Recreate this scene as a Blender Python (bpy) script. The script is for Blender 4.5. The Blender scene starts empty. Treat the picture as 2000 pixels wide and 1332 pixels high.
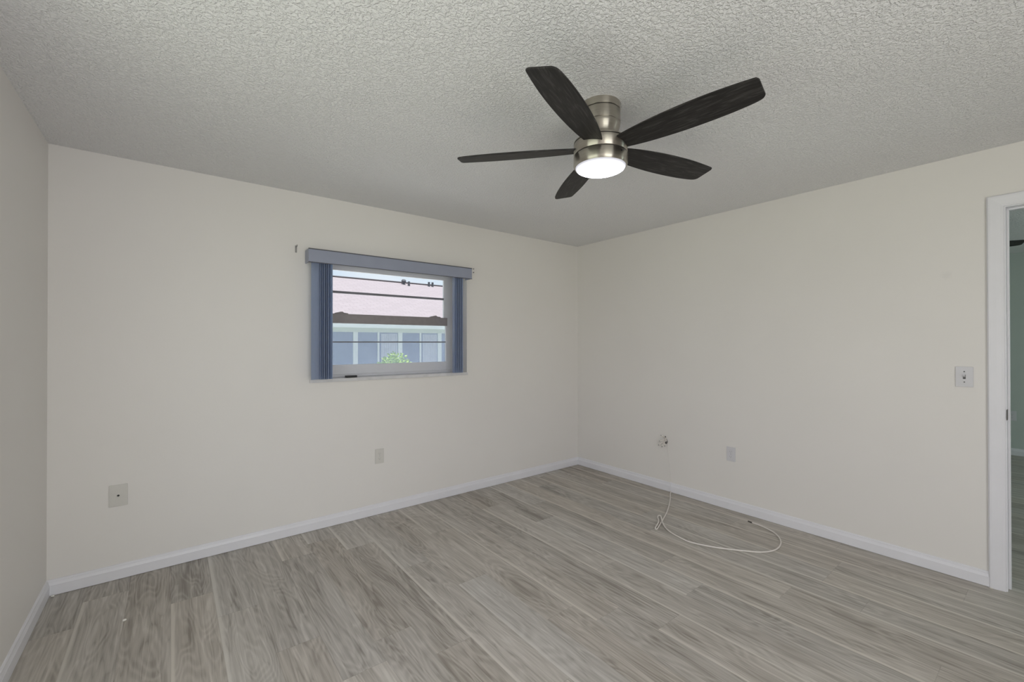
import bpy, bmesh, math, random
from mathutils import Vector, Matrix
C = bpy.context
sc = C.scene
col = sc.collection
random.seed(7)
PI = math.pi

# ------------------------------------------------------------------ room numbers (metres)
RX, WY, LX, BY, H = 3.591, 3.389, -0.527, -1.70, 2.44      # door wall, window wall, left wall, back wall, ceiling
TH = 0.20                                                    # outer wall thickness
IT = 0.115                                                   # inner wall thickness
HBY = -2.72                                                  # back of the next room
HX = 8.0                                                     # far wall of the next room

# ------------------------------------------------------------------ camera
cam = bpy.data.objects.new('camera', bpy.data.cameras.new('camera'))
col.objects.link(cam)
cam.data.sensor_width = 36.0
cam.data.lens = 849.15 / 2000 * 36.0
cam.data.clip_start = 0.02
cam.data.clip_end = 400
yaw, pit, rol = 0.6643, 0.00495, -0.00105
fw = Vector((math.sin(yaw) * math.cos(pit), math.cos(yaw) * math.cos(pit), math.sin(pit)))
rt = Vector((math.cos(yaw), -math.sin(yaw), 0))
up = rt.cross(fw)
r2 = rt * math.cos(rol) + up * math.sin(rol)
u2 = -rt * math.sin(rol) + up * math.cos(rol)
m = Matrix.Identity(4)
for i in range(3):
    m[i][0], m[i][1], m[i][2] = r2[i], u2[i], -fw[i]
m.translation = Vector((0, 0, 1.3585))
cam.matrix_world = m
sc.camera = cam

# ------------------------------------------------------------------ world, sun, window daylight, exposure
wd = bpy.data.worlds.new('world')
sc.world = wd
wd.use_nodes = True
wn = wd.node_tree.nodes
sky = wn.new('ShaderNodeTexSky')
sky.sky_type = 'NISHITA'
sky.sun_disc = False
sky.sun_elevation = math.radians(80)
sky.sun_rotation = math.radians(160)
sky.air_density = 1.0
sky.dust_density = 2.5
wn['Background'].inputs['Strength'].default_value = 0.25
wl = wd.node_tree.links
wtc = wn.new('ShaderNodeTexCoord')
wno = wn.new('ShaderNodeTexNoise')
wno.inputs['Scale'].default_value = 2.2
wno.inputs['Detail'].default_value = 6
wrp = wn.new('ShaderNodeValToRGB')
wrp.color_ramp.elements[0].position = 0.30
wrp.color_ramp.elements[1].position = 0.58
wmx = wn.new('ShaderNodeMix')
wmx.data_type = 'RGBA'
wmx.inputs[7].default_value = (4.6, 4.7, 4.85, 1)           # sunlit thin cloud
wl.new(wtc.outputs['Generated'], wno.inputs['Vector'])
wl.new(wno.outputs['Fac'], wrp.inputs[0])
wl.new(wrp.outputs[0], wmx.inputs[0])
wl.new(sky.outputs[0], wmx.inputs[6])
wl.new(wmx.outputs[2], wn['Background'].inputs['Color'])


def lamp(name, kind, loc, direction, energy, color, **kw):
    d = bpy.data.lights.new(name, kind)
    o = bpy.data.objects.new(name, d)
    col.objects.link(o)
    o.location = loc
    o.rotation_euler = Vector(direction).to_track_quat('-Z', 'Y').to_euler()
    d.energy = energy
    d.color = color
    for k, v in kw.items():
        setattr(d, k, v)
    return o


lamp('sun', 'SUN', (0, 0, 30), (-0.10, 0.10, -0.99), 10.0, (1.0, 0.95, 0.89), angle=0.01)
# daylight coming in through the two windows behind and beside the photographer
lamp('daylight_left_window', 'AREA', (LX - 0.10, 0.90, 1.24), (1, 0, 0.0), 15, (0.92, 0.96, 1.0), shape='RECTANGLE', size=1.7, size_y=1.55)
lamp('daylight_back_window', 'AREA', (0.50, BY - 0.10, 1.28), (0, 1, 0.06), 48, (0.99, 0.99, 0.985), shape='RECTANGLE', size=1.9, size_y=1.55)
lamp('next_room_fill', 'AREA', (5.9, -2.38, 1.2), (0, 1, -0.1), 27, (0.80, 1.0, 0.95), shape='RECTANGLE', size=1.6, size_y=1.4)  # added fill lamp that brightens the next room, no visible source

sc.view_settings.view_transform = 'Standard'
sc.view_settings.look = 'None'
sc.view_settings.exposure = -0.28
sc.view_settings.gamma = 1.0
sc.view_settings.use_curve_mapping = False


# ------------------------------------------------------------------ material helpers
class NT:
    def __init__(s, name):
        s.m = bpy.data.materials.new(name)
        s.m.use_nodes = True
        s.t = s.m.node_tree
        s.b = s.t.nodes['Principled BSDF']

    def n(s, t, **kw):
        o = s.t.nodes.new(t)
        for k, v in kw.items():
            setattr(o, k, v)
        return o

    def l(s, a, b):
        s.t.links.new(a, b)

    def put(s, sock, v):
        if hasattr(v, 'is_linked') or hasattr(v, 'links'):
            s.l(v, sock)
        else:
            sock.default_value = v

    def math(s, op, a, b=0.0, c=None):
        o = s.n('ShaderNodeMath', operation=op)
        s.put(o.inputs[0], a)
        s.put(o.inputs[1], b)
        if c is not None:
            s.put(o.inputs[2], c)
        return o.outputs[0]

    def xyz(s, x, y, z):
        o = s.n('ShaderNodeCombineXYZ')
        for i, v in enumerate((x, y, z)):
            s.put(o.inputs[i], v)
        return o.outputs[0]

    def noise(s, vec, scale, detail=3.0, rough=0.5, dist=0.0):
        o = s.n('ShaderNodeTexNoise')
        s.l(vec, o.inputs['Vector'])
        o.inputs['Scale'].default_value = scale
        o.inputs['Detail'].default_value = detail
        o.inputs['Roughness'].default_value = rough
        o.inputs['Distortion'].default_value = dist
        return o.outputs['Fac']

    def ramp(s, fac, stops):
        o = s.n('ShaderNodeValToRGB')
        e = o.color_ramp.elements
        while len(e) < len(stops):
            e.new(0.5)
        for el, (p, c) in zip(e, stops):
            el.position = p
            el.color = (c[0], c[1], c[2], 1) if isinstance(c, (tuple, list)) else (c, c, c, 1)
        s.l(fac, o.inputs[0])
        return o.outputs[0]

    def mix(s, fac, a, b, blend='MIX'):
        o = s.n('ShaderNodeMix', data_type='RGBA', blend_type=blend)
        s.put(o.inputs[0], fac)
        for i, v in ((6, a), (7, b)):
            if isinstance(v, (tuple, list)):
                o.inputs[i].default_value = (v[0], v[1], v[2], 1)
            else:
                s.l(v, o.inputs[i])
        return o.outputs[2]

    def coords(s):
        return s.n('ShaderNodeTexCoord').outputs['Object']

    def sep(s, v):
        o = s.n('ShaderNodeSeparateXYZ')
        s.l(v, o.inputs[0])
        return o.outputs

    def bump(s, h, strength, dist):
        o = s.n('ShaderNodeBump')
        o.inputs['Strength'].default_value = strength
        o.inputs['Distance'].default_value = dist
        s.l(h, o.inputs['Height'])
        s.l(o.outputs[0], s.b.inputs['Normal'])


def plain(name, c, rough=0.5, metal=0.0, var=0.04, scale=20.0, bump=0.0):
    """one colour with a little procedural variation"""
    k = NT(name)
    v = k.coords()
    f = k.noise(v, scale, 4)
    a = tuple(x * (1 - var) for x in c)
    b = tuple(min(1, x * (1 + var)) for x in c)
    k.l(k.ramp(f, [(0.3, a), (0.7, b)]), k.b.inputs['Base Color'])
    k.b.inputs['Roughness'].default_value = rough
    k.b.inputs['Metallic'].default_value = metal
    if bump:
        k.bump(k.noise(v, scale * 4, 3), bump, 0.002)
    return k.m


def wall_paint():
    k = NT('wall_paint')
    v = k.coords()
    wc = k.ramp(k.noise(v, 1.3, 3), [(0.3, (0.79, 0.763, 0.732)), (0.7, (0.81, 0.783, 0.752))])
    vd = k.n('ShaderNodeVectorMath', operation='DISTANCE')          # a faint scuff by the doorway
    k.l(v, vd.inputs[0])
    vd.inputs[1].default_value = (3.591, 0.438, 1.757)
    sm = k.ramp(k.math('ADD', vd.outputs['Value'], k.math('MULTIPLY', k.noise(v, 45, 2), 0.03)), [(0.02, 0.07), (0.045, 0.0)])
    k.l(k.mix(sm, wc, (0.30, 0.29, 0.31)), k.b.inputs['Base Color'])
    k.b.inputs['Roughness'].default_value = 0.55
    k.bump(k.noise(v, 130, 2), 0.08, 0.002)
    return k.m


def ceiling_paint():
    k = NT('ceiling_texture')
    v = k.coords()
    k.b.inputs['Base Color'].default_value = (0.87, 0.866, 0.872, 1)
    k.b.inputs['Roughness'].default_value = 0.85
    a = k.noise(v, 82, 2.5, 0.55, 0.6)
    blobs = k.ramp(a, [(0.42, 0.0), (0.56, 1.0)])
    b = k.noise(v, 150, 2)
    h = k.math('ADD', blobs, k.math('MULTIPLY', b, 0.35))
    k.bump(h, 0.75, 0.005)
    return k.m


def plank_floor():
    k = NT('vinyl_plank_floor')
    v = k.coords()
    x, y, z = k.sep(v)
    PW, PL = 0.182, 1.22
    xs = k.math('DIVIDE', k.math('ADD', x, 20.02), PW)
    row = k.math('FLOOR', xs)
    fx = k.math('FRACT', xs)
    wn1 = k.n('ShaderNodeTexWhiteNoise', noise_dimensions='1D')
    k.l(row, wn1.inputs['W'])
    ys = k.math('ADD', k.math('DIVIDE', k.math('ADD', y, 20.0), PL), k.math('MULTIPLY', wn1.outputs['Value'], 7.3))
    cl = k.math('FLOOR', ys)
    fy = k.math('FRACT', ys)
    wn2 = k.n('ShaderNodeTexWhiteNoise', noise_dimensions='2D')
    k.l(k.xyz(row, cl, 0.0), wn2.inputs['Vector'])
    idv = wn2.outputs['Value']
    ic = k.n('ShaderNodeSeparateColor')
    k.l(wn2.outputs['Color'], ic.inputs[0])
    r1, r2_, r3 = ic.outputs
    zz = k.math('MULTIPLY', idv, 57.0)
    # fine grain, long streaks, and cathedral rings
    fine = k.noise(k.xyz(k.math('MULTIPLY', x, 1.0), k.math('MULTIPLY', y, 0.028), zz), 120, 4, 0.6)
    mid = k.noise(k.xyz(x, k.math('MULTIPLY', y, 0.065), zz), 24, 4, 0.6, 0.4)
    low = k.noise(k.xyz(k.math('MULTIPLY', x, 1.0), k.math('MULTIPLY', y, 0.17), zz), 6.5, 2, 0.5, 0.35)
    rings = k.math('POWER', k.math('MULTIPLY_ADD', k.math('SINE', k.math('MULTIPLY', low, 110.0)), 0.5, 0.5), 1.6)
    wav = k.noise(k.xyz(x, k.math('MULTIPLY', y, 0.085), k.math('ADD', zz, 9.0)), 11, 2.5, 0.5, 0.5)
    wav2 = k.noise(k.xyz(x, k.math('MULTIPLY', y, 0.06), k.math('ADD', zz, 31.0)), 17, 2.5, 0.5, 0.5)
    vein = k.ramp(k.math('ABSOLUTE', k.math('SUBTRACT', wav, 0.5)), [(0.0, 1.0), (0.010, 0.45), (0.030, 0.0)])
    pale = k.ramp(k.math('ABSOLUTE', k.math('SUBTRACT', wav2, 0.56)), [(0.0, 1.0), (0.012, 0.6), (0.030, 0.0)])
    tone = k.math('ADD', k.math('MULTIPLY', fine, 0.42), k.math('MULTIPLY', mid, 0.50))
    tone = k.math('ADD', tone, k.math('MULTIPLY', rings, 0.095))
    tone = k.math('ADD', tone, k.math('MULTIPLY', k.math('SUBTRACT', idv, 0.5), 0.12))
    tone = k.math('ADD', tone, k.math('MULTIPLY', k.math('SUBTRACT', low, 0.5), 0.30))
    tone = k.math('ADD', tone, k.math('MULTIPLY', pale, 0.13))
    tone = k.math('SUBTRACT', tone, k.math('MULTIPLY', vein, 0.10))
    base = k.ramp(tone, [(0.28, (0.265, 0.240, 0.210)), (0.46, (0.425, 0.397, 0.357)), (0.60, (0.52, 0.491, 0.447)), (0.82, (0.65, 0.622, 0.578))])
    # pale sapwood streak along one edge of about half the planks
    wob = k.math('ADD', fx, k.math('MULTIPLY', k.math('SUBTRACT', mid, 0.5), 0.22))
    edge = k.n('ShaderNodeMapRange', interpolation_type='SMOOTHSTEP')
    k.l(wob, edge.inputs['Value'])
    edge.inputs['From Min'].default_value = 0.03
    edge.inputs['From Max'].default_value = 0.13
    edge.inputs['To Min'].default_value = 1.0
    edge.inputs['To Max'].default_value = 0.0
    pick = k.math('GREATER_THAN', r1, 0.38)
    st = k.math('MULTIPLY', k.math('MULTIPLY', edge.outputs[0], pick), 0.85)
    base = k.mix(st, base, (0.66, 0.63, 0.575))
    # plank seams
    seam = k.math('MAXIMUM', k.math('LESS_THAN', fx, 0.010), k.math('LESS_THAN', fy, 0.0018))
    base = k.mix(k.math('MULTIPLY', seam, 0.22), base, (0.09, 0.075, 0.06))
    # per plank tint, warm to cool
    tint = k.ramp(r3, [(0.0, (1.0, 0.975, 0.945)), (1.0, (0.98, 0.985, 0.99))])
    base = k.mix(1.0, base, tint, 'MULTIPLY')
    k.l(base, k.b.inputs['Base Color'])
    k.b.inputs['Roughness'].default_value = 0.5
    k.b.inputs['Specular IOR Level'].default_value = 0.35
    k.bump(k.math('SUBTRACT', k.math('MULTIPLY', fine, 0.4), seam), 0.12, 0.002)
    return k.m


def blade_wood():
    k = NT('dark_blade_wood')
    v = k.coords()
    x, y, z = k.sep(v)
    g = k.noise(k.xyz(k.math('MULTIPLY', x, 0.10), y, z), 90, 4, 0.65, 0.6)
    c = k.ramp(g, [(0.35, (0.010, 0.009, 0.009)), (0.55, (0.022, 0.020, 0.019)), (0.75, (0.075, 0.070, 0.068))])
    k.l(c, k.b.inputs['Base Color'])
    k.b.inputs['Roughness'].default_value = 0.5
    k.b.inputs['Specular IOR Level'].default_value = 0.3
    k.bump(g, 0.15, 0.001)
    return k.m


def brushed_nickel():
    k = NT('brushed_nickel')
    v = k.coords()
    x, y, z = k.sep(v)
    g = k.noise(k.xyz(x, y, k.math('MULTIPLY', z, 60.0)), 14, 3)
    k.l(k.ramp(g, [(0.3, (0.44, 0.41, 0.355)), (0.7, (0.54, 0.505, 0.445))]), k.b.inputs['Base Color'])
    k.b.inputs['Metallic'].default_value = 1.0
    k.b.inputs['Roughness'].default_value = 0.30
    k.b.inputs['Anisotropic'].default_value = 0.95
    k.b.inputs['Anisotropic Rotation'].default_value = 0.25
    tg = k.n('ShaderNodeTangent', direction_type='RADIAL', axis='Z')
    k.l(tg.outputs[0], k.b.inputs['Tangent'])
    k.bump(g, 0.05, 0.001)
    return k.m


def lens_glow(name, strength):
    """frosted lamp lens: the diodes sit behind the middle, the rim is dimmer"""
    k = NT(name)
    k.b.inputs['Base Color'].default_value = (0.30, 0.30, 0.31, 1)
    k.b.inputs['Roughness'].default_value = 0.35
    k.b.inputs['Emission Color'].default_value = (0.90, 0.895, 1.0, 1)
    x, y, z = k.sep(k.coords())
    r = k.math('SQRT', k.math('ADD', k.math('MULTIPLY', x, x), k.math('MULTIPLY', y, y)))
    mr = k.n('ShaderNodeMapRange', interpolation_type='SMOOTHSTEP')
    k.l(r, mr.inputs['Value'])
    mr.inputs['From Min'].default_value = 0.070
    mr.inputs['From Max'].default_value = 0.111
    mr.inputs['To Min'].default_value = strength
    mr.inputs['To Max'].default_value = min(strength, 0.62)
    k.l(mr.outputs[0], k.b.inputs['Emission Strength'])
    return k.m


def glass_mat(name='window_glass', tint=(0.93, 0.96, 0.98)):
    k = NT(name)
    tr = k.n('ShaderNodeBsdfTransparent')
    tr.inputs[0].default_value = (*tint, 1)
    gl = k.n('ShaderNodeBsdfGlossy')
    gl.inputs['Roughness'].default_value = 0.02
    lw = k.n('ShaderNodeLayerWeight')
    lw.inputs[0].default_value = 0.12
    mx = k.n('ShaderNodeMixShader')
    k.l(k.math('MULTIPLY', lw.outputs['Fresnel'], 0.6), mx.inputs[0])
    k.l(tr.outputs[0], mx.inputs[1])
    k.l(gl.outputs[0], mx.inputs[2])
    k.l(mx.outputs[0], k.t.nodes['Material Output'].inputs['Surface'])
    return k.m


def screen_mat():
    k = NT('insect_screen_mesh')
    tr = k.n('ShaderNodeBsdfTransparent')
    df = k.n('ShaderNodeBsdfDiffuse')
    df.inputs[0].default_value = (0.42, 0.46, 0.56, 1)
    tl = k.n('ShaderNodeBsdfTranslucent')
    tl.inputs[0].default_value = (0.50, 0.56, 0.72, 1)
    ad = k.n('ShaderNodeMixShader')
    ad.inputs[0].default_value = 0.6
    k.l(df.outputs[0], ad.inputs[1])
    k.l(tl.outputs[0], ad.inputs[2])
    mx = k.n('ShaderNodeMixShader')
    mx.inputs[0].default_value = 0.28
    k.l(tr.outputs[0], mx.inputs[1])
    k.l(ad.outputs[0], mx.inputs[2])
    k.l(mx.outputs[0], k.t.nodes['Material Output'].inputs['Surface'])
    return k.m


def vane_mat():
    k = NT('blind_vane_vinyl')
    v = k.coords()
    f = k.noise(v, 60, 3)
    c = k.ramp(f, [(0.3, (0.46, 0.48, 0.55)), (0.7, (0.48, 0.50, 0.57))])
    k.l(c, k.b.inputs['Base Color'])
    k.b.inputs['Roughness'].default_value = 0.45
    tl = k.n('ShaderNodeBsdfTranslucent')
    tl.inputs[0].default_value = (0.66, 0.77, 0.95, 1)
    mx = k.n('ShaderNodeMixShader')
    mx.inputs[0].default_value = 0.55
    k.l(k.b.outputs[0], mx.inputs[1])
    k.l(tl.outputs[0], mx.inputs[2])
    k.l(mx.outputs[0], k.t.nodes['Material Output'].inputs['Surface'])
    return k.m


def shingle_mat():
    k = NT('pale_shingles')
    v = k.coords()
    x, y, z = k.sep(v)
    b = k.n('ShaderNodeTexBrick')
    k.l(k.xyz(x, k.math('MULTIPLY', y, 1.0), 0.0), b.inputs['Vector'])
    b.inputs['Color1'].default_value = (0.27, 0.235, 0.25, 1)
    b.inputs['Color2'].default_value = (0.245, 0.212, 0.226, 1)
    b.inputs['Mortar'].default_value = (0.205, 0.175, 0.187, 1)
    b.inputs['Scale'].default_value = 1.0
    b.inputs['Brick Width'].default_value = 0.34
    b.inputs['Row Height'].default_value = 0.15
    b.inputs['Mortar Size'].default_value = 0.012
    n = k.noise(v, 4.0, 4)
    c = k.mix(k.math('MULTIPLY', n, 0.35), b.outputs['Color'], (0.26, 0.235, 0.25))
    k.l(c, k.b.inputs['Base Color'])
    k.b.inputs['Roughness'].default_value = 0.9
    return k.m


def lawn_mat():
    k = NT('lawn_ground')
    v = k.coords()
    f = k.noise(v, 3.0, 6, 0.7)
    k.l(k.ramp(f, [(0.3, (0.16, 0.20, 0.09)), (0.7, (0.30, 0.33, 0.18))]), k.b.inputs['Base Color'])
    k.b.inputs['Roughness'].default_value = 0.95
    k.bump(f, 0.4, 0.03)
    return k.m


def curtain_glass():
    """porch glazing: pale bluish panes"""
    k = NT('porch_pane')
    v = k.coords()
    f = k.noise(v, 2.0, 3)
    k.l(k.ramp(f, [(0.3, (0.22, 0.26, 0.40)), (0.7, (0.30, 0.345, 0.50))]), k.b.inputs['Base Color'])
    k.b.inputs['Roughness'].default_value = 0.15
    return k.m


M = dict(
    wall=wall_paint(), ceil=ceiling_paint(), floor=plank_floor(),
    hallwall=plain('hall_wall_paint', (0.55, 0.60, 0.565), 0.6, var=0.02, scale=2),
    trim=plain('white_trim_paint', (0.80, 0.795, 0.83), 0.38, var=0.015, scale=6),
    vinyl=plain('white_window_vinyl', (0.655, 0.66, 0.70), 0.4, var=0.02, scale=8),  # slight blue of the sky glow is mixed into this white
    rail=plain('grey_window_rail', (0.27, 0.245, 0.25), 0.45, var=0.06, scale=30),
    mull=plain('backlit_muntin', (0.18, 0.18, 0.205), 0.45),  # backlit shade of the muntins is put into this dark colour
    sill=plain('marble_sill', (0.66, 0.65, 0.66), 0.35, var=0.10, scale=14),
    valance=plain('blue_grey_valance', (0.31, 0.335, 0.425), 0.4, var=0.02, scale=12),
    vane=vane_mat(), glass=glass_mat(), screen=screen_mat(),
    nickel=brushed_nickel(), groove=plain('dark_groove', (0.03, 0.026, 0.022), 0.5),
    blade=blade_wood(), lens=lens_glow('fan_light_lens', 38.0), lensoff=lens_glow('fan_light_lens_off', 0.0),
    plate=plain('ivory_plate', (0.66, 0.64, 0.60), 0.35, var=0.015),
    wplate=plain('white_plate', (0.665, 0.655, 0.68), 0.35, var=0.015),
    black=plain('black_plastic', (0.012, 0.012, 0.014), 0.4),
    outlet_slot=plain('grey_outlet_slot', (0.33, 0.32, 0.31), 0.6),
    slot=plain('dark_slot', (0.10, 0.10, 0.10), 0.6),
    steel=plain('grey_steel', (0.42, 0.42, 0.43), 0.35, metal=0.9),
    bronze=plain('dark_bronze', (0.07, 0.062, 0.055), 0.4, metal=0.6),
    cable=plain('cream_cable_jacket', (0.78, 0.735, 0.69), 0.45, var=0.03, scale=80),
    anchor=plain('grey_anchor', (0.30, 0.29, 0.28), 0.5),
    crumb=plain('white_crumb', (0.86, 0.84, 0.78), 0.8, var=0.05, scale=300),
    shingle=shingle_mat(), stucco=plain('pale_stucco', (0.66, 0.68, 0.66), 0.85, var=0.03, scale=20),
    fascia=plain('white_fascia', (0.72, 0.76, 0.74), 0.6, var=0.02),
    pane=curtain_glass(), post=plain('white_post', (0.84, 0.87, 0.95), 0.5, var=0.02),
    curtain=plain('lilac_grey_slats', (0.62, 0.63, 0.78), 0.7, var=0.08, scale=8),
    lawn=lawn_mat(), bounce_slab=plain('pale_bounce_slab', (0.74, 0.735, 0.72), 0.9, var=0.06, scale=3),
    leaf=plain('lime_leaf', (0.36, 0.52, 0.07), 0.5, var=0.30, scale=9),
    stem=plain('brown_stem', (0.14, 0.10, 0.06), 0.8, var=0.1),
    ridge=plain('grey_ridge_cap', (0.17, 0.155, 0.165), 0.9),
    vent=plain('grey_vent_metal', (0.10, 0.105, 0.12), 0.7),
)


# ------------------------------------------------------------------ mesh helpers
class MB:
    def __init__(s):
        s.bm = bmesh.new()

    def box(s, x0, x1, y0, y1, z0, z1, bevel=0.0, seg=2):
        r = bmesh.ops.create_cube(s.bm, size=1)
        vs = r['verts']
        bmesh.ops.scale(s.bm, vec=(x1 - x0, y1 - y0, z1 - z0), verts=vs)
        bmesh.ops.translate(s.bm, vec=((x0 + x1) / 2, (y0 + y1) / 2, (z0 + z1) / 2), verts=vs)
        if bevel:
            es = list({e for v in vs for e in v.link_edges})
            bmesh.ops.bevel(s.bm, geom=es, offset=bevel, segments=seg, affect='EDGES', profile=0.7)
        return s

    def lathe(s, prof, n=64, c=(0, 0)):
        rings = []
        for r, z in prof:
            if r < 1e-6:
                rings.append([s.bm.verts.new((c[0], c[1], z))])
            else:
                rings.append([s.bm.verts.new((c[0] + r * math.cos(2 * PI * i / n), c[1] + r * math.sin(2 * PI * i / n), z)) for i in range(n)])
        for a, b in zip(rings, rings[1:]):
            for i in range(n):
                j = (i + 1) % n
                va = [a[0]] if len(a) == 1 else [a[i], a[j]]
                vb = [b[0]] if len(b) == 1 else [b[j], b[i]]
                if len(va) + len(vb) >= 3:
                    s.bm.faces.new(va + vb)
        return s

    def prism(s, pts, f0, f1):
        """closed outline pts; f0, f1 map an outline point to its two ends"""
        a = [s.bm.verts.new(f0(p)) for p in pts]
        b = [s.bm.verts.new(f1(p)) for p in pts]
        n = len(pts)
        s.bm.faces.new(a)
        s.bm.faces.new(list(reversed(b)))
        for i in range(n):
            s.bm.faces.new([a[i], b[i], b[(i + 1) % n], a[(i + 1) % n]])
        return s

    def tube(s, pts, r, n=10, cap=True):
        pts = [Vector(p) for p in pts]
        rings = []
        nrm = None
        for i, p in enumerate(pts):
            t = (pts[min(i + 1, len(pts) - 1)] - pts[max(i - 1, 0)]).normalized()
            if nrm is None:
                nrm = t.orthogonal().normalized()
            nrm = (nrm - t * nrm.dot(t)).normalized()
            bn = t.cross(nrm)
            rr = r(i / (len(pts) - 1)) if callable(r) else r
            rings.append([s.bm.verts.new(p + nrm * rr * math.cos(2 * PI * k / n) + bn * rr * math.sin(2 * PI * k / n)) for k in range(n)])
        for a, b in zip(rings, rings[1:]):
            for k in range(n):
                s.bm.faces.new([a[k], a[(k + 1) % n], b[(k + 1) % n], b[k]])
        if cap:
            s.bm.faces.new(list(reversed(rings[0])))
            s.bm.faces.new(rings[-1])
        return s

    def build(s, name, mat, parent=None, smooth=False, angle=None):
        bmesh.ops.recalc_face_normals(s.bm, faces=s.bm.faces)
        me = bpy.data.meshes.new(name)
        s.bm.to_mesh(me)
        s.bm.free()
        me.materials.append(mat)
        if smooth:
            for p in me.polygons:
                p.use_smooth = True
            me.set_sharp_from_angle(angle=math.radians(angle or 35))
        o = bpy.data.objects.new(name, me)
        col.objects.link(o)
        if parent:
            o.parent = parent
        return o


def tag(o, label=None, cat=None, group=None, kind=None):
    if label:
        o['label'] = label
    if cat:
        o['category'] = cat
    if group:
        o['group'] = group
    if kind:
        o['kind'] = kind
    return o


def empty(name, loc, rz=0.0):
    o = bpy.data.objects.new(name, None)
    o.location = loc
    o.rotation_euler = (0, 0, rz)
    col.objects.link(o)
    return o


def struct(name, mb, mat, parent=None, **kw):
    o = mb.build(name, mat, parent, **kw)
    if parent is None:
        o['kind'] = 'structure'
    return o


def spline(pts, sub=10):
    """Catmull-Rom through the points"""
    P = [Vector(p) for p in pts]
    P = [P[0] * 2 - P[1]] + P + [P[-1] * 2 - P[-2]]
    out = []
    for i in range(1, len(P) - 2):
        a, b, c, d = P[i - 1], P[i], P[i + 1], P[i + 2]
        for k in range(sub):
            t = k / sub
            out.append(0.5 * ((2 * b) + (c - a) * t + (2 * a - 5 * b + 4 * c - d) * t * t + (3 * b - a - 3 * c + d) * t ** 3))
    out.append(P[-2])
    return out


def wall_with_hole(u0, u1, z0, z1, h, put):
    """a wall slab as four blocks round an opening h = (hu0, hu1, hz0, hz1); put(mb, u0,u1,z0,z1) adds one block"""
    mb = MB()
    hu0, hu1, hz0, hz1 = h
    put(mb, u0, hu0, z0, z1)
    put(mb, hu1, u1, z0, z1)
    if hz0 > z0 + 1e-4:
        put(mb, hu0, hu1, z0, hz0)
    put(mb, hu0, hu1, hz1, z1)
    return mb


# ------------------------------------------------------------------ shell
struct('floor', MB().box(LX - TH, HX + 0.2, HBY, WY + TH, -0.12, 0.0), M['floor'])
struct('ceiling', MB().box(LX - TH, HX + 0.2, HBY, WY + TH, H, H + 0.15), M['ceil'])

WIN = (0.80, 2.128, 1.075, 2.02)
struct('wall_window', wall_with_hole(LX - TH, RX, 0, H, WIN, lambda b, a, c, d, e: b.box(a, c, WY, WY + TH, d, e)), M['wall'])
LWIN = (0.04, 1.76, 0.48, 2.08)
struct('wall_left', wall_with_hole(BY, WY, 0, H, LWIN, lambda b, a, c, d, e: b.box(LX - TH, LX, a, c, d, e)), M['wall'])
BWIN = (-0.46, 1.46, 0.48, 2.08)
struct('wall_back', wall_with_hole(LX - TH, RX, 0, H, BWIN, lambda b, a, c, d, e: b.box(a, c, BY - TH, BY, d, e)), M['wall'])
DY0, DY1, DZ = -0.62, 0.205, 2.10
struct('wall_door', wall_with_hole(HBY, WY + TH, 0, H, (DY0 - 0.012, DY1 + 0.012, 0, DZ + 0.012), lambda b, a, c, d, e: b.box(RX, RX + IT, a, c, d, e)), M['wall'])
# next room
struct('wall_hall_far', MB().box(HX, HX + 0.2, HBY, WY + TH, 0, H), M['hallwall'])
struct('wall_hall_left', MB().box(RX + IT, HX, WY, WY + TH, 0, H), M['hallwall'])
struct('wall_hall_right', wall_with_hole(RX + IT, HX, 0, H, (5.05, 6.75, 0.45, 1.95), lambda b, a, c, d, e: b.box(a, c, HBY, HBY + 0.1, d, e)), M['hallwall'])


# windows behind and beside the photographer: frames with meeting rails round the openings
def plain_window(name, u0, u1, z0, z1, put):
    f = MB()
    w = 0.05
    put(f, u0, u0 + w, z0, z1)
    put(f, u1 - w, u1, z0, z1)
    put(f, u0 + w, u1 - w, z0, z0 + w)
    put(f, u0 + w, u1 - w, z1 - w, z1)
    o = struct(name, f, M['vinyl'])
    return o


plain_window('window_2', *LWIN, lambda b, a, c, d, e: b.box(LX - 0.16, LX - 0.12, a, c, d, e))
plain_window('window_3', *BWIN, lambda b, a, c, d, e: b.box(a, c, BY - 0.16, BY - 0.12, d, e))

# baseboards: a flat board with an eased top
BB = [(0, 0.0022), (0.014, 0.0022), (0.014, 0.056), (0.0125, 0.058), (0.0085, 0.070), (0.0075, 0.079), (0.005, 0.083), (0.0, 0.0845)]
struct('baseboard_window', MB().prism(BB, lambda p: (LX, WY - p[0], p[1]), lambda p: (RX, WY - p[0], p[1])), M['trim'])
struct('baseboard_door', MB().prism(BB, lambda p: (RX - p[0], WY - 0.014, p[1]), lambda p: (RX - p[0], 0.273, p[1])), M['trim'])
struct('baseboard_left', MB().prism(BB, lambda p: (LX + p[0], WY - 0.014, p[1]), lambda p: (LX + p[0], BY, p[1])), M['trim'])
struct('baseboard_hall', MB().prism(BB, lambda p: (HX - p[0], WY, p[1]), lambda p: (HX - p[0], HBY, p[1])), M['trim'])

# door opening: casing, jamb, stop and strike plate
CW = 0.064
door = empty('door_1', (RX, (DY0 + DY1) / 2, 0))
door['kind'] = 'structure'


def dpart(mb, name, mat, **kw):
    o = mb.build(name, mat, None, **kw)
    o.parent = door
    o.matrix_parent_inverse = Matrix.Translation(door.location).inverted()
    return o


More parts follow.
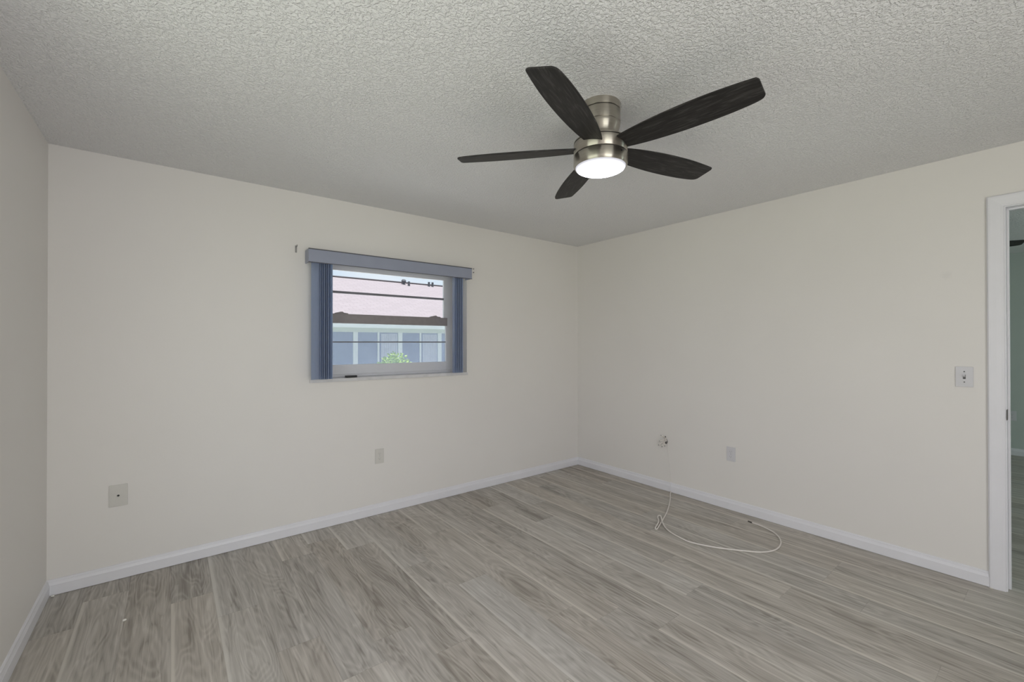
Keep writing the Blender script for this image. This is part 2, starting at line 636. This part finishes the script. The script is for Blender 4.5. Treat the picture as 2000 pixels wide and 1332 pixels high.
CP = [(0, 0), (0.0, 0.010), (0.012, 0.011), (0.030, 0.015), (0.050, 0.018), (CW - 0.006, 0.018), (CW, 0.012), (CW, 0)]   # (away from opening, proud of wall)
c0 = 0.006
mb = MB()
mb.prism(CP, lambda p: (RX - p[1], DY1 + c0 + p[0], 0), lambda p: (RX - p[1], DY1 + c0 + p[0], DZ + c0 + p[0]))
mb.prism(CP, lambda p: (RX - p[1], DY0 - c0 - p[0], 0), lambda p: (RX - p[1], DY0 - c0 - p[0], DZ + c0 + p[0]))
mb.prism(CP, lambda p: (RX - p[1], DY0 - c0 - p[0], DZ + c0 + p[0]), lambda p: (RX - p[1], DY1 + c0 + p[0], DZ + c0 + p[0]))
dpart(mb, 'casing', M['trim'])
mb = MB()
mb.box(RX - 0.002, RX + IT, DY1, DY1 + 0.012, 0, DZ + 0.012)
mb.box(RX - 0.002, RX + IT, DY0 - 0.012, DY0, 0, DZ + 0.012)
mb.box(RX - 0.002, RX + IT, DY0, DY1, DZ, DZ + 0.012)
dpart(mb, 'jamb', M['trim'])
mb = MB()
mb.box(RX + 0.045, RX + 0.075, DY1 - 0.010, DY1, 0, DZ, 0.002)
mb.box(RX + 0.045, RX + 0.075, DY0, DY0 + 0.010, 0, DZ, 0.002)
mb.box(RX + 0.045, RX + 0.075, DY0 + 0.010, DY1 - 0.010, DZ - 0.010, DZ, 0.002)
dpart(mb, 'door_stop', M['trim'])
mb = MB()
mb.box(RX - 0.006, RX + 0.030, DY1 - 0.0025, DY1 + 0.001, 0.935, 0.992, 0.001)
dpart(mb, 'strike_plate', M['bronze'])

# ------------------------------------------------------------------ the window
win = empty('window_1', (1.464, WY + 0.13, 1.075))
win['kind'] = 'structure'


def wpart(mb, name, mat, parent=None, **kw):
    o = mb.build(name, mat, None, **kw)
    par = parent or win
    o.parent = par
    o.matrix_parent_inverse = Matrix.Translation(win.location).inverted() if par is win else par.matrix_parent_inverse.copy()
    if par is not win:
        o.matrix_parent_inverse = Matrix.Identity(4)
    return o


def ring(mb, x0, x1, z0, z1, y0, y1, l, r, b, t, bev=0.003):
    mb.box(x0, x0 + l, y0, y1, z0, z1, bev)
    mb.box(x1 - r, x1, y0, y1, z0, z1, bev)
    mb.box(x0 + l, x1 - r, y0, y1, z0, z0 + b, bev)
    mb.box(x0 + l, x1 - r, y0, y1, z1 - t, z1, bev)
    return mb


X0, X1, Z0, Z1 = WIN
wpart(ring(MB(), X0, X1, 1.095, Z1, WY + 0.10, WY + TH - 0.01, 0.045, 0.045, 0.02, 0.045), 'window_frame', M['vinyl'])
GX0, GX1 = 0.90, 1.975
# upper sash (outer track)
us = wpart(ring(MB(), X0 + 0.045, X1 - 0.045, 1.520, Z1 - 0.045, WY + 0.145, WY + 0.168, GX0 - X0 - 0.045, X1 - 0.045 - GX1 + 0.004, 0.02, 0.040), 'upper_sash', M['vinyl'])
wpart(MB().box(GX0 - 0.005, GX1 + 0.006, WY + 0.155, WY + 0.158, 1.535, 1.94), 'pane', M['glass'], us)
wpart(MB().box(GX0 - 0.005, GX1 + 0.005, WY + 0.146, WY + 0.164, 1.754, 1.772, 0.002), 'muntin', M['mull'], us)
# lower sash (inner track) with the meeting rail
ls = wpart(ring(MB(), X0 + 0.045, X1 - 0.045, 1.115, 1.588, WY + 0.112, WY + 0.137, GX0 - X0 - 0.045, X1 - 0.045 - GX1, 0.076, 0.012), 'lower_sash', M['vinyl'])
wpart(MB().box(GX0 - 0.005, GX1 + 0.005, WY + 0.123, WY + 0.126, 1.185, 1.58), 'pane', M['glass'], ls)
wpart(MB().box(GX0 - 0.005, GX1 + 0.005, WY + 0.117, WY + 0.132, 1.364, 1.374, 0.002), 'muntin', M['mull'], ls)
wpart(MB().box(GX0 - 0.01, GX1 + 0.01, WY + 0.104, WY + 0.140, 1.516, 1.590, 0.004), 'meeting_rail', M['rail'], ls)
for lx in (1.045, 1.865):
    lk = MB()
    pts = [(-0.055, 0), (0.055, 0), (0.048, 0.006), (0.020, 0.009), (0.010, 0.017), (-0.004, 0.016), (-0.045, 0.006)]
    lk.prism(pts, lambda p: (lx + p[0], WY + 0.108, 1.590 + p[1]), lambda p: (lx + p[0], WY + 0.132, 1.590 + p[1]))
    wpart(lk, 'sash_lock', M['rail'], ls)
wpart(MB().box(GX0 - 0.02, GX1 + 0.02, WY + 0.176, WY + 0.178, 1.13, 1.54), 'insect_screen', M['screen'])
wpart(MB().box(X0 - 0.012, X1 + 0.004, WY - 0.014, WY + 0.11, 1.070, 1.095, 0.003), 'window_sill', M['sill'])

# ------------------------------------------------------------------ vertical blind
bl = empty('vertical_blind', (1.44, WY, 1.935))
tag(bl, 'blue grey vertical blind with boxed valance, vanes drawn to both sides of the window', 'blind')


def bpart(mb, name, mat, **kw):
    o = mb.build(name, mat, None, **kw)
    o.parent = bl
    o.matrix_parent_inverse = Matrix.Translation(bl.location).inverted()
    return o


VX0, VX1, VZ0, VZ1, VY = 0.757, 2.117, 1.933, 2.028, WY - 0.105
mb = MB()
mb.box(VX0, VX1, VY, VY + 0.006, VZ0, VZ1, 0.0015)
mb.box(VX0, VX0 + 0.006, VY + 0.006, WY - 0.001, VZ0, VZ1, 0.0015)
mb.box(VX1 - 0.006, VX1, VY + 0.006, WY - 0.001, VZ0, VZ1, 0.0015)
bpart(mb, 'valance', M['valance'])
mb = MB().box(VX0 - 0.001, VX1 + 0.001, VY - 0.0025, VY + 0.003, VZ1 - 0.004, VZ1 + 0.003, 0.001)
mb.box(VX0 - 0.001, VX1 + 0.001, VY - 0.0025, VY + 0.003, VZ0 - 0.002, VZ0 + 0.003, 0.001)
bpart(mb, 'valance_edge_strip', plain('grey_edge_strip', (0.10, 0.10, 0.115), 0.4))
bpart(MB().box(VX0 + 0.02, VX1 - 0.02, VY + 0.030, VY + 0.072, 1.972, 2.020, 0.003), 'head_rail', M['vinyl'])


def vane(cx, cy, ang, z0=1.099, z1=1.968, w=0.089, sag=0.007, t=0.0011):
    """a gently curved slat; ang is the direction of its width in plan"""
    d = Vector((math.cos(ang), math.sin(ang), 0))
    n = Vector((-d.y, d.x, 0))
    K = 8
    out = []
    for s in (1, -1):
        for i in range(K + 1):
            u = (i / K - 0.5) * w
            u = u if s == 1 else -u
            out.append(d * u + n * (sag * (1 - (2 * u / w) ** 2) + s * t / 2))
    c = Vector((cx, cy, 0))
    mb = MB().prism(out, lambda p: c + p + Vector((0, 0, z0)), lambda p: c + p + Vector((0, 0, z1)))
    bpart(mb, 'vane', M['vane'], smooth=True, angle=40)


R = math.radians
vyc = WY - 0.053
vane(0.819, vyc - 0.012, R(26))
for i in range(9):
    vane(0.850 + i * 0.0095, vyc, R(78 + (i % 3) * 3))
for i in range(9):
    vane(1.958 + i * 0.0105, vyc, R(72 + (i % 2) * 4))

# small black object on the sill
mb = MB().box(1.045, 1.130, WY - 0.006, WY + 0.022, 1.0955, 1.112, 0.004, 3)
o = mb.build('sill_block', M['black'], smooth=True)
tag(o, 'small black oblong block lying on the sill under the window', 'window stop')

# ------------------------------------------------------------------ wall hardware beside the valance
br = empty('curtain_bracket', (0.697, WY, 2.03))
tag(br, 'small grey curtain rod bracket on the wall left of the valance', 'bracket')
MB().box(-0.006, 0.006, -0.003, 0.0, -0.024, 0.026, 0.001).build('back_plate', M['anchor'], br)
MB().tube(spline([(0, -0.002, 0.016), (0, -0.022, 0.014), (0, -0.034, 0.016), (0, -0.038, 0.026)], 6), 0.003, 8).build('hook', M['anchor'], br, smooth=True)
for (dz, ll) in ((0.017, 'upper of two small grey screw anchors in the wall right of the valance'), (-0.016, 'lower of two small grey screw anchors in the wall right of the valance')):
    a = MB().lathe([(0, 0), (0.0055, 0), (0.0055, 0.004), (0.003, 0.006), (0.003, 0.012), (0, 0.012)], 16).build('screw_anchor', M['anchor'], smooth=True)
    a.rotation_euler = (PI / 2, 0, 0)
    a.location = (2.200, WY + 0.0005, 2.029 + dz)
    tag(a, ll, 'screw anchor', 'screw anchors right of the valance')


# ------------------------------------------------------------------ plates (built facing -Y, turned to their wall)
def face_plate(name, w, h, loc, rz, label, cat, mat, fill):
    e = empty(name, loc, rz)
    tag(e, label, cat)
    MB().box(-w / 2, w / 2, -0.006, 0.0, -h / 2, h / 2, 0.0025, 3).build('cover_plate', mat, e, smooth=True)
    fill(e, mat)
    return e


def screw(e, x, z, mat, r=0.0035):
    s = MB().lathe([(0, 0), (r, 0), (r, 0.0012), (0, 0.0018)], 14).build('screw', mat, e, smooth=True)
    s.rotation_euler = (PI / 2, 0, 0)
    s.location = (x, -0.0055, z)


def cable_hole(e, mat):
    g = MB().lathe([(0.0055, 0), (0.0085, 0), (0.0085, 0.003), (0.0065, 0.004), (0.0055, 0.003), (0.0055, 0)], 24).build('grommet', mat, e, smooth=True)
    g.rotation_euler = (PI / 2, 0, 0)
    g.location = (0, -0.006, 0)
    j = MB().lathe([(0, 0), (0.0056, 0), (0.0056, 0.0015), (0, 0.0015)], 20).build('cable_jack', M['black'], e)
    j.rotation_euler = (PI / 2, 0, 0)
    j.location = (0, -0.006, 0)


def duplex(e, mat):
    for dz in (0.0195, -0.0195):
        pts = [(0.0165 * math.cos(a), 0.0150 * math.sin(a)) for a in [2 * PI * i / 32 for i in range(32)]]
        pts = [(max(-0.0155, min(0.0155, x)), max(-0.0125, min(0.0125, z))) for x, z in pts]
        f = MB().prism(pts, lambda p: (p[0], -0.0055, p[1] + dz), lambda p: (p[0], -0.0078, p[1] + dz)).build('receptacle', mat, e)
        s = MB()
        s.box(-0.0068, -0.0048, -0.0084, -0.0076, dz - 0.002, dz + 0.0065)
        s.box(0.0048, 0.0068, -0.0084, -0.0076, dz - 0.001, dz + 0.0065)
        s.box(-0.002, 0.002, -0.0084, -0.0076, dz - 0.0095, dz - 0.0055)
        s.build('slot', M['outlet_slot'], f)
    screw(e, 0, 0, M['steel'], 0.0028)


def toggle(e, mat):
    MB().box(-0.0055, 0.0055, -0.0075, -0.005, -0.0125, 0.0125, 0.001).build('toggle_collar', M['slot'], e)
    t = MB().box(-0.0042, 0.0042, -0.016, 0.0, -0.0048, 0.0048, 0.0015).build('toggle', mat, e)
    t.location = (0, -0.007, 0.0022)
    t.rotation_euler = (R(-28), 0, 0)
    screw(e, 0, 0.030, M['slot'])
    screw(e, 0, -0.030, M['slot'])


face_plate('cable_plate', 0.082, 0.124, (-0.240, WY, 0.481), 0, 'ivory cable plate with a central black jack, low on the wall near the left corner', 'wall plate', M['plate'], cable_hole)
face_plate('power_outlet', 0.070, 0.115, (1.308, WY, 0.459), 0, 'ivory power outlet low on the wall below the window', 'outlet', M['plate'], duplex)
face_plate('power_outlet', 0.070, 0.115, (RX, 1.692, 0.453), -PI / 2, 'white power outlet on the wall right of the hanging wire ends', 'outlet', M['wplate'], duplex)
face_plate('light_switch', 0.072, 0.116, (RX, 0.3655, 1.1625), -PI / 2, 'white light switch beside the doorway', 'light switch', M['wplate'], toggle)
face_plate('power_outlet', 0.070, 0.115, (HX, 0.415, 0.474), -PI / 2, 'white power outlet on the far wall of the next room, seen through the doorway', 'outlet', M['wplate'], duplex)

# ------------------------------------------------------------------ loose wires at the hole in the door wall
w = empty('wire_bundle', (RX, 2.284, 0.452))
tag(w, 'tangle of short cut wire ends sticking out of the wall above the loose cable', 'wires')
# local: x sticks out of the wall as -x, y along the wall
MB().prism([(0.017 * math.cos(a), 0.023 * math.sin(a)) for a in [2 * PI * i / 20 for i in range(20)]], lambda p: (-0.0003, p[0], p[1]), lambda p: (-0.0022, p[0] * 0.95, p[1] * 0.95)).build('wall_hole', M['slot'], w)
rw = random.Random(3)
ends = [(-0.030, 0.026, 0.052), (-0.040, -0.020, 0.048), (-0.050, 0.030, 0.006), (-0.045, -0.030, 0.012), (-0.042, 0.012, -0.040), (-0.050, 0.040, -0.030), (-0.048, -0.016, -0.028)]
for i, (ex, ey, ez) in enumerate(ends):
    s0 = Vector((0.0, rw.uniform(-0.008, 0.008), rw.uniform(-0.012, 0.012)))
    m1 = Vector((ex * 0.6, ey * 0.2 + rw.uniform(-0.01, 0.01), ez * 0.5 + 0.012))
    e1 = Vector((ex, ey, ez))
    path = spline([s0, m1, e1], 8)
    wi = MB().tube(path, 0.0056, 8).build('wire', M['cable'], w, smooth=True)
    dr = (path[-1] - path[-2]).normalized()
    MB().tube([path[-1] - dr * 0.001, path[-1] + dr * 0.011], 0.0046 if i % 2 else 0.0030, 8).build('wire_tip', M['black'] if i % 3 == 1 else M['anchor'], wi, smooth=True)

# ------------------------------------------------------------------ the loose cable: down the wall, over the floor, one kink, a wide curve
r_c = 0.0048
zc = r_c + 0.0005
wpts = [(RX - 0.0025, 2.270, 0.430), (RX - 0.0025, 2.262, 0.34), (RX - 0.0025, 2.245, 0.2), (RX - 0.003, 2.233, 0.094)]
bpts = [(RX - 0.003, 2.233, 0.094), (RX - 0.012, 2.231, 0.084), (RX - 0.0165, 2.230, 0.062), (RX - 0.0175, 2.229, 0.030), (RX - 0.0185, 2.228, 0.010)]
pts = [(RX - 0.0185, 2.228, 0.012), (RX - 0.026, 2.222, zc), (RX - 0.070, 2.200, zc),
       (3.42, 2.137, zc), (3.259, 2.048, zc), (3.13, 1.984, zc), (3.008, 1.933, zc), (2.90, 1.890, zc), (2.820, 1.860, zc), (2.785, 1.847, zc),
       (2.773, 1.852, zc + 0.003), (2.795, 1.865, zc + 0.005), (2.87, 1.894, zc + 0.007), (2.925, 1.926, zc + 0.007), (2.960, 1.956, zc + 0.006), (2.988, 1.972, zc + 0.006),
       (3.002, 1.962, zc + 0.009), (2.968, 1.930, zc + 0.011), (2.906, 1.880, zc + 0.006), (2.826, 1.783, zc), (2.780, 1.640, zc), (2.785, 1.560, zc), (2.842, 1.435, zc), (2.931, 1.311, zc),
       (3.014, 1.22, zc), (3.124, 1.182, zc), (3.261, 1.205, zc), (3.374, 1.28, zc), (3.431, 1.388, zc), (3.445, 1.470, zc)]
sp = spline(pts, 10)
cb = MB().tube(sp, r_c, 10).build('coaxial_cable', M['cable'], smooth=True, angle=60)
tag(cb, 'loose cream cable running down the wall and curving over the floor in one kink', 'cable')
MB().tube(spline(bpts, 6), 0.0034, 10).build('trim_painted_length', M['trim'], cb, smooth=True, angle=60)['label'] = 'cable length painted white over the baseboard'
pc = MB().tube(spline(wpts, 6), 0.0024, 10).build('painted_length', M['wall'], cb, smooth=True, angle=60)
pc['label'] = 'upper cable length painted over in the wall colour'
d = (sp[-1] - sp[-2]).normalized()
e0 = sp[-1]
MB().tube([e0 - d * 0.004, e0 + d * 0.010, e0 + d * 0.0101, e0 + d * 0.024, e0 + d * 0.0241, e0 + d * 0.03], lambda t: 0.0048 if t < 0.3 else 0.0042, 10).build('connector', M['bronze'], cb, smooth=True)


# ------------------------------------------------------------------ crumbs
def crumb(loc, s, label, seed):
    b = MB()
    bmesh.ops.create_icosphere(b.bm, subdivisions=2, radius=1)
    rr = random.Random(seed)
    for v in b.bm.verts:
        v.co *= rr.uniform(0.75, 1.1)
        v.co.x *= s[0]
        v.co.y *= s[1]
        v.co.z *= s[2]
    mz = min(v.co.z for v in b.bm.verts)
    for v in b.bm.verts:
        v.co.z -= mz
    o = b.build('crumb', M['crumb'], smooth=True, angle=50)
    o.location = loc
    tag(o, label, 'crumb')


crumb((-0.179, 2.852, 0.0003), (0.0085, 0.0055, 0.005), 'tiny white crumb lying alone on the floor at the front left', 1)
crumb((LX + 0.028, WY - 0.030, 0.0003), (0.008, 0.007, 0.005), 'tiny white paint flake on the floor in the left corner at the baseboards', 2)
crumb((RX - 0.024, 0.266, 0.0003), (0.005, 0.009, 0.003), 'tiny white paint flake at the foot of the door casing', 4)


# ------------------------------------------------------------------ ceiling fans
def make_fan(loc, rz, lit, label):
    e = empty('ceiling_fan', loc, rz)
    tag(e, label, 'ceiling fan')
    # z measured down from the ceiling (0)
    N = M['nickel']
    can = MB().lathe([(0, 0), (0.088, 0), (0.0895, -0.003), (0.0895, -0.030), (0.0880, -0.031), (0.0872, -0.0315), (0, -0.0315)], 72).build('canopy', N, e, smooth=True)
    MB().lathe([(0.084, -0.0312), (0.0868, -0.0315), (0.0868, -0.0355), (0.084, -0.036)], 72).build('canopy_groove', M['groove'], can, smooth=True)
    mh = MB().lathe([(0, -0.0352), (0.0872, -0.0352), (0.0890, -0.037), (0.0890, -0.088), (0.0872, -0.0895), (0.0872, -0.0905), (0.0885, -0.092), (0.0870, -0.104), (0.0820, -0.122), (0.0775, -0.136),
                     (0.0790, -0.144), (0.0870, -0.153), (0.1020, -0.160), (0.1160, -0.1655), (0.1195, -0.169), (0.1195, -0.172), (0, -0.172)], 72).build('motor_housing', N, e, smooth=True, angle=50)
    MB().lathe([(0.10, -0.1715), (0.1170, -0.172), (0.1170, -0.1775), (0.10, -0.178)], 72).build('housing_groove', M['groove'], mh, smooth=True)
    fl = MB().lathe([(0, -0.1772), (0.1190, -0.1772), (0.1203, -0.179), (0.1205, -0.190), (0.1205, -0.226), (0.1190, -0.2275), (0, -0.2275)], 72).build('flywheel_ring', N, e, smooth=True, angle=50)
    MB().lathe([(0.11, -0.2272), (0.1183, -0.2275), (0.1183, -0.2325), (0.11, -0.233)], 72).build('ring_groove', M['groove'], fl, smooth=True)
    lk = MB().lathe([(0, -0.2322), (0.1195, -0.2322), (0.1215, -0.234), (0.1215, -0.270), (0.1195, -0.2775), (0.1160, -0.2830), (0.1130, -0.2830), (0.1125, -0.279), (0, -0.279)], 72).build('light_housing', N, e, smooth=True, angle=50)
    sa = R(-92)
    sw = MB().lathe([(0, 0), (0.004, 0), (0.004, 0.0018), (0, 0.0022)], 14).build('set_screw', M['black'], lk, smooth=True)
    sw.rotation_euler = (PI / 2, 0, sa + PI / 2)
    sw.location = (0.1212 * math.cos(sa), 0.1212 * math.sin(sa), -0.247)
    MB().lathe([(0.1122, -0.276), (0.1122, -0.2835), (0.108, -0.290), (0.092, -0.2965), (0.065, -0.3005), (0.030, -0.3025), (0, -0.303)], 72).build('light_lens', M['lens'] if lit else M['lensoff'], e, smooth=True, angle=60)
    # blade outline, x outward, y across
    up_ = [(0.108, 0.042), (0.16, 0.052), (0.24, 0.0625), (0.34, 0.0700), (0.44, 0.0720), (0.54, 0.0690), (0.61, 0.0625), (0.640, 0.0570), (0.656, 0.0500), (0.665, 0.038)]
    dn_ = [(0.669, -0.042), (0.664, -0.052), (0.650, -0.0585), (0.54, -0.0690), (0.44, -0.0720), (0.34, -0.0700), (0.24, -0.0625), (0.16, -0.052), (0.108, -0.042)]
    out = spline([(x, y, 0) for x, y in up_], 4) + spline([(x, y, 0) for x, y in dn_], 4)
    pitch = R(-12)
    for i in range(5):
        b = MB().prism(out, lambda p: (p.x, p.y, 0.0035), lambda p: (p.x, p.y, -0.0035)).build('blade', M['blade'], e)
        md = b.modifiers.new('edge', 'BEVEL')
        md.width = 0.002
        md.segments = 2
        md.limit_method = 'ANGLE'
        a = R(-156 + 72 * i)
        b.rotation_euler = (pitch, 0, a)
        b.location = (0, 0, -0.199)
    return e


make_fan((1.536, 1.307, H), 0, True, 'flush brushed nickel ceiling fan with five dark blades and a lit round lens')
make_fan((5.726, 0.874, H), R(10), False, 'dark bladed ceiling fan in the next room, glimpsed through the doorway')

# ------------------------------------------------------------------ outside: lawn, neighbour house, shrub
struct('ground', MB().box(-60, 90, WY + TH, 90, -0.55, -0.35), M['lawn'])
struct('ground', MB().box(-4, 9, WY + TH, 9.5, -0.36, -0.33), M['bounce_slab'])  # unseen pale slab, added to bounce sunlight up to the ceiling
struct('ground', MB().box(-60, LX - TH, -60, WY + TH, -0.55, -0.35), M['lawn'])

hs = empty('neighbor_house', (5.5, 13.4, -0.35))
tag(hs, 'low neighboring house with pale shingle roof and a glazed porch, seen through the window', 'house')


def hpart(mb, name, mat, parent=None, **kw):
    o = mb.build(name, mat, None, **kw)
    o.parent = parent or hs
    if parent is None:
        o.matrix_parent_inverse = Matrix.Translation(hs.location).inverted()
    return o


HY = 13.4
hpart(MB().box(-14, 30, HY + 0.05, HY + 9.5, -0.35, 1.86), 'wall', M['stucco'])
RYE, RZE, RYR, RZR = HY - 0.55, 1.985, 18.2, 4.06
prof = [(RYE, RZE), (RYR, RZR), (2 * RYR - RYE, RZE), (2 * RYR - RYE, RZE - 0.05), (RYR, RZR - 0.06), (RYE, RZE - 0.05)]
hpart(MB().prism(prof, lambda p: (-14.5, p[0], p[1]), lambda p: (30.5, p[0], p[1])), 'roof', M['shingle'])
hpart(MB().box(-14.5, 30.5, RYR - 0.14, RYR + 0.14, RZR - 0.03, RZR + 0.012, 0.01), 'ridge_cap', M['ridge'])
hpart(MB().box(-14.5, 30.5, RYE - 0.03, RYE, 1.82, 1.975), 'fascia', M['fascia'])
hpart(MB().box(-14.5, 30.5, RYE, HY + 0.05, 1.86, 1.885), 'soffit', M['fascia'])
# roof vents
tv = MB().lathe([(0.0, 0.42), (0.10, 0.40), (0.17, 0.33), (0.19, 0.24), (0.16, 0.17), (0.10, 0.14), (0.10, -0.2), (0, -0.2)], 20, (0, 0))
t = hpart(tv, 'turbine_vent', M['vent'], smooth=True)
t.matrix_parent_inverse = Matrix.Identity(4)
t.location = (8.0 - 5.5, 17.9 - 13.4, 3.94 + 0.35)
t.scale = (0.55, 0.55, 0.55)
for (vx, vy, vz) in ((8.15, 17.7, 3.86), (9.22, 17.9, 3.95), (9.40, 17.9, 3.95)):
    q = hpart(MB().lathe([(0, 0.19), (0.05, 0.19), (0.05, -0.15), (0, -0.15)], 12), 'vent_pipe', M['vent'], smooth=True)
    q.matrix_parent_inverse = Matrix.Identity(4)
    q.location = (vx - 5.5, vy - 13.4, vz + 0.35)
# porch glazing: posts, mullions, panes, slatted curtains, a mid rail
step = 0.721
n0 = -10
for i in range(n0, 16):
    px = 4.417 + step * i
    if i % 2 == 0:
        hpart(MB().box(px - 0.07, px + 0.07, HY - 0.03, HY + 0.045, -0.35, 1.70, 0.005), 'post', M['post'])
    else:
        hpart(MB().box(px - 0.028, px + 0.028, HY - 0.02, HY + 0.045, 0.15, 1.70, 0.004), 'mullion', M['post'])
    if -8 < i < 14:
        fr = hpart(MB().box(px + 0.03, px + step - 0.03, HY + 0.030, HY + 0.048, 0.15, 1.70), 'pane', M['pane'])
        if i in (1, 3):
            s_ = MB()
            for k in range(9):
                sx = px + 0.10 + k * 0.06
                s_.box(sx, sx + 0.052, HY + 0.020, HY + 0.026, 0.2, 1.66)
            s_.build('slat_curtain', M['curtain'], fr).matrix_parent_inverse = Matrix.Identity(4)
hpart(MB().box(-14, 30, HY - 0.04, HY + 0.045, 1.70, 1.86, 0.004), 'header', M['fascia'])
hpart(MB().box(-14, 30, HY - 0.025, HY + 0.045, 0.05, 0.15, 0.004), 'porch_sill', M['post'])

# shrub
sh = empty('shrub', (4.86, 11.4, -0.35))
tag(sh, 'bright lime green shrub in front of the neighboring house, seen through the window', 'shrub')
rs = random.Random(11)
lf = MB()
st_ = MB()
for i in range(900):
    a = rs.uniform(0, 2 * PI)
    rad = rs.random() ** 0.5 * 0.62
    hh = 1.40 - 0.55 * (rad / 0.62) ** 2 + rs.uniform(-0.28, 0.05)
    p = Vector((rad * math.cos(a) * 0.9, rad * math.sin(a), hh))
    tl = rs.uniform(0, 2 * PI)
    d = Vector((math.cos(tl), math.sin(tl), rs.uniform(0.0, 1.1))).normalized()
    s = d.orthogonal().normalized()
    s = s * math.cos(tl * 3) + d.cross(s) * math.sin(tl * 3)
    nn = d.cross(s)
    L = rs.uniform(0.06, 0.13)
    Wd = L * 0.30
    v = [p, p + d * L * 0.4 + s * Wd, p + d * L, p + d * L * 0.4 - s * Wd, p + d * L * 0.45 + nn * 0.012]
    q = [lf.bm.verts.new(x) for x in v]
    for a_, b_ in ((0, 1), (1, 2), (2, 3), (3, 0)):
        lf.bm.faces.new([q[a_], q[b_], q[4]])
for i in range(14):
    a = rs.uniform(0, 2 * PI)
    rad = rs.uniform(0.1, 0.5)
    st_.tube(spline([(0.05 * math.cos(a), 0.05 * math.sin(a), 0), (rad * 0.4 * math.cos(a), rad * 0.4 * math.sin(a), 0.6), (rad * math.cos(a), rad * math.sin(a), 1.15)], 5), 0.012, 6)
tag(lf.build('foliage', M['leaf'], sh), kind='stuff')
st_.build('stem', M['stem'], sh, smooth=True)
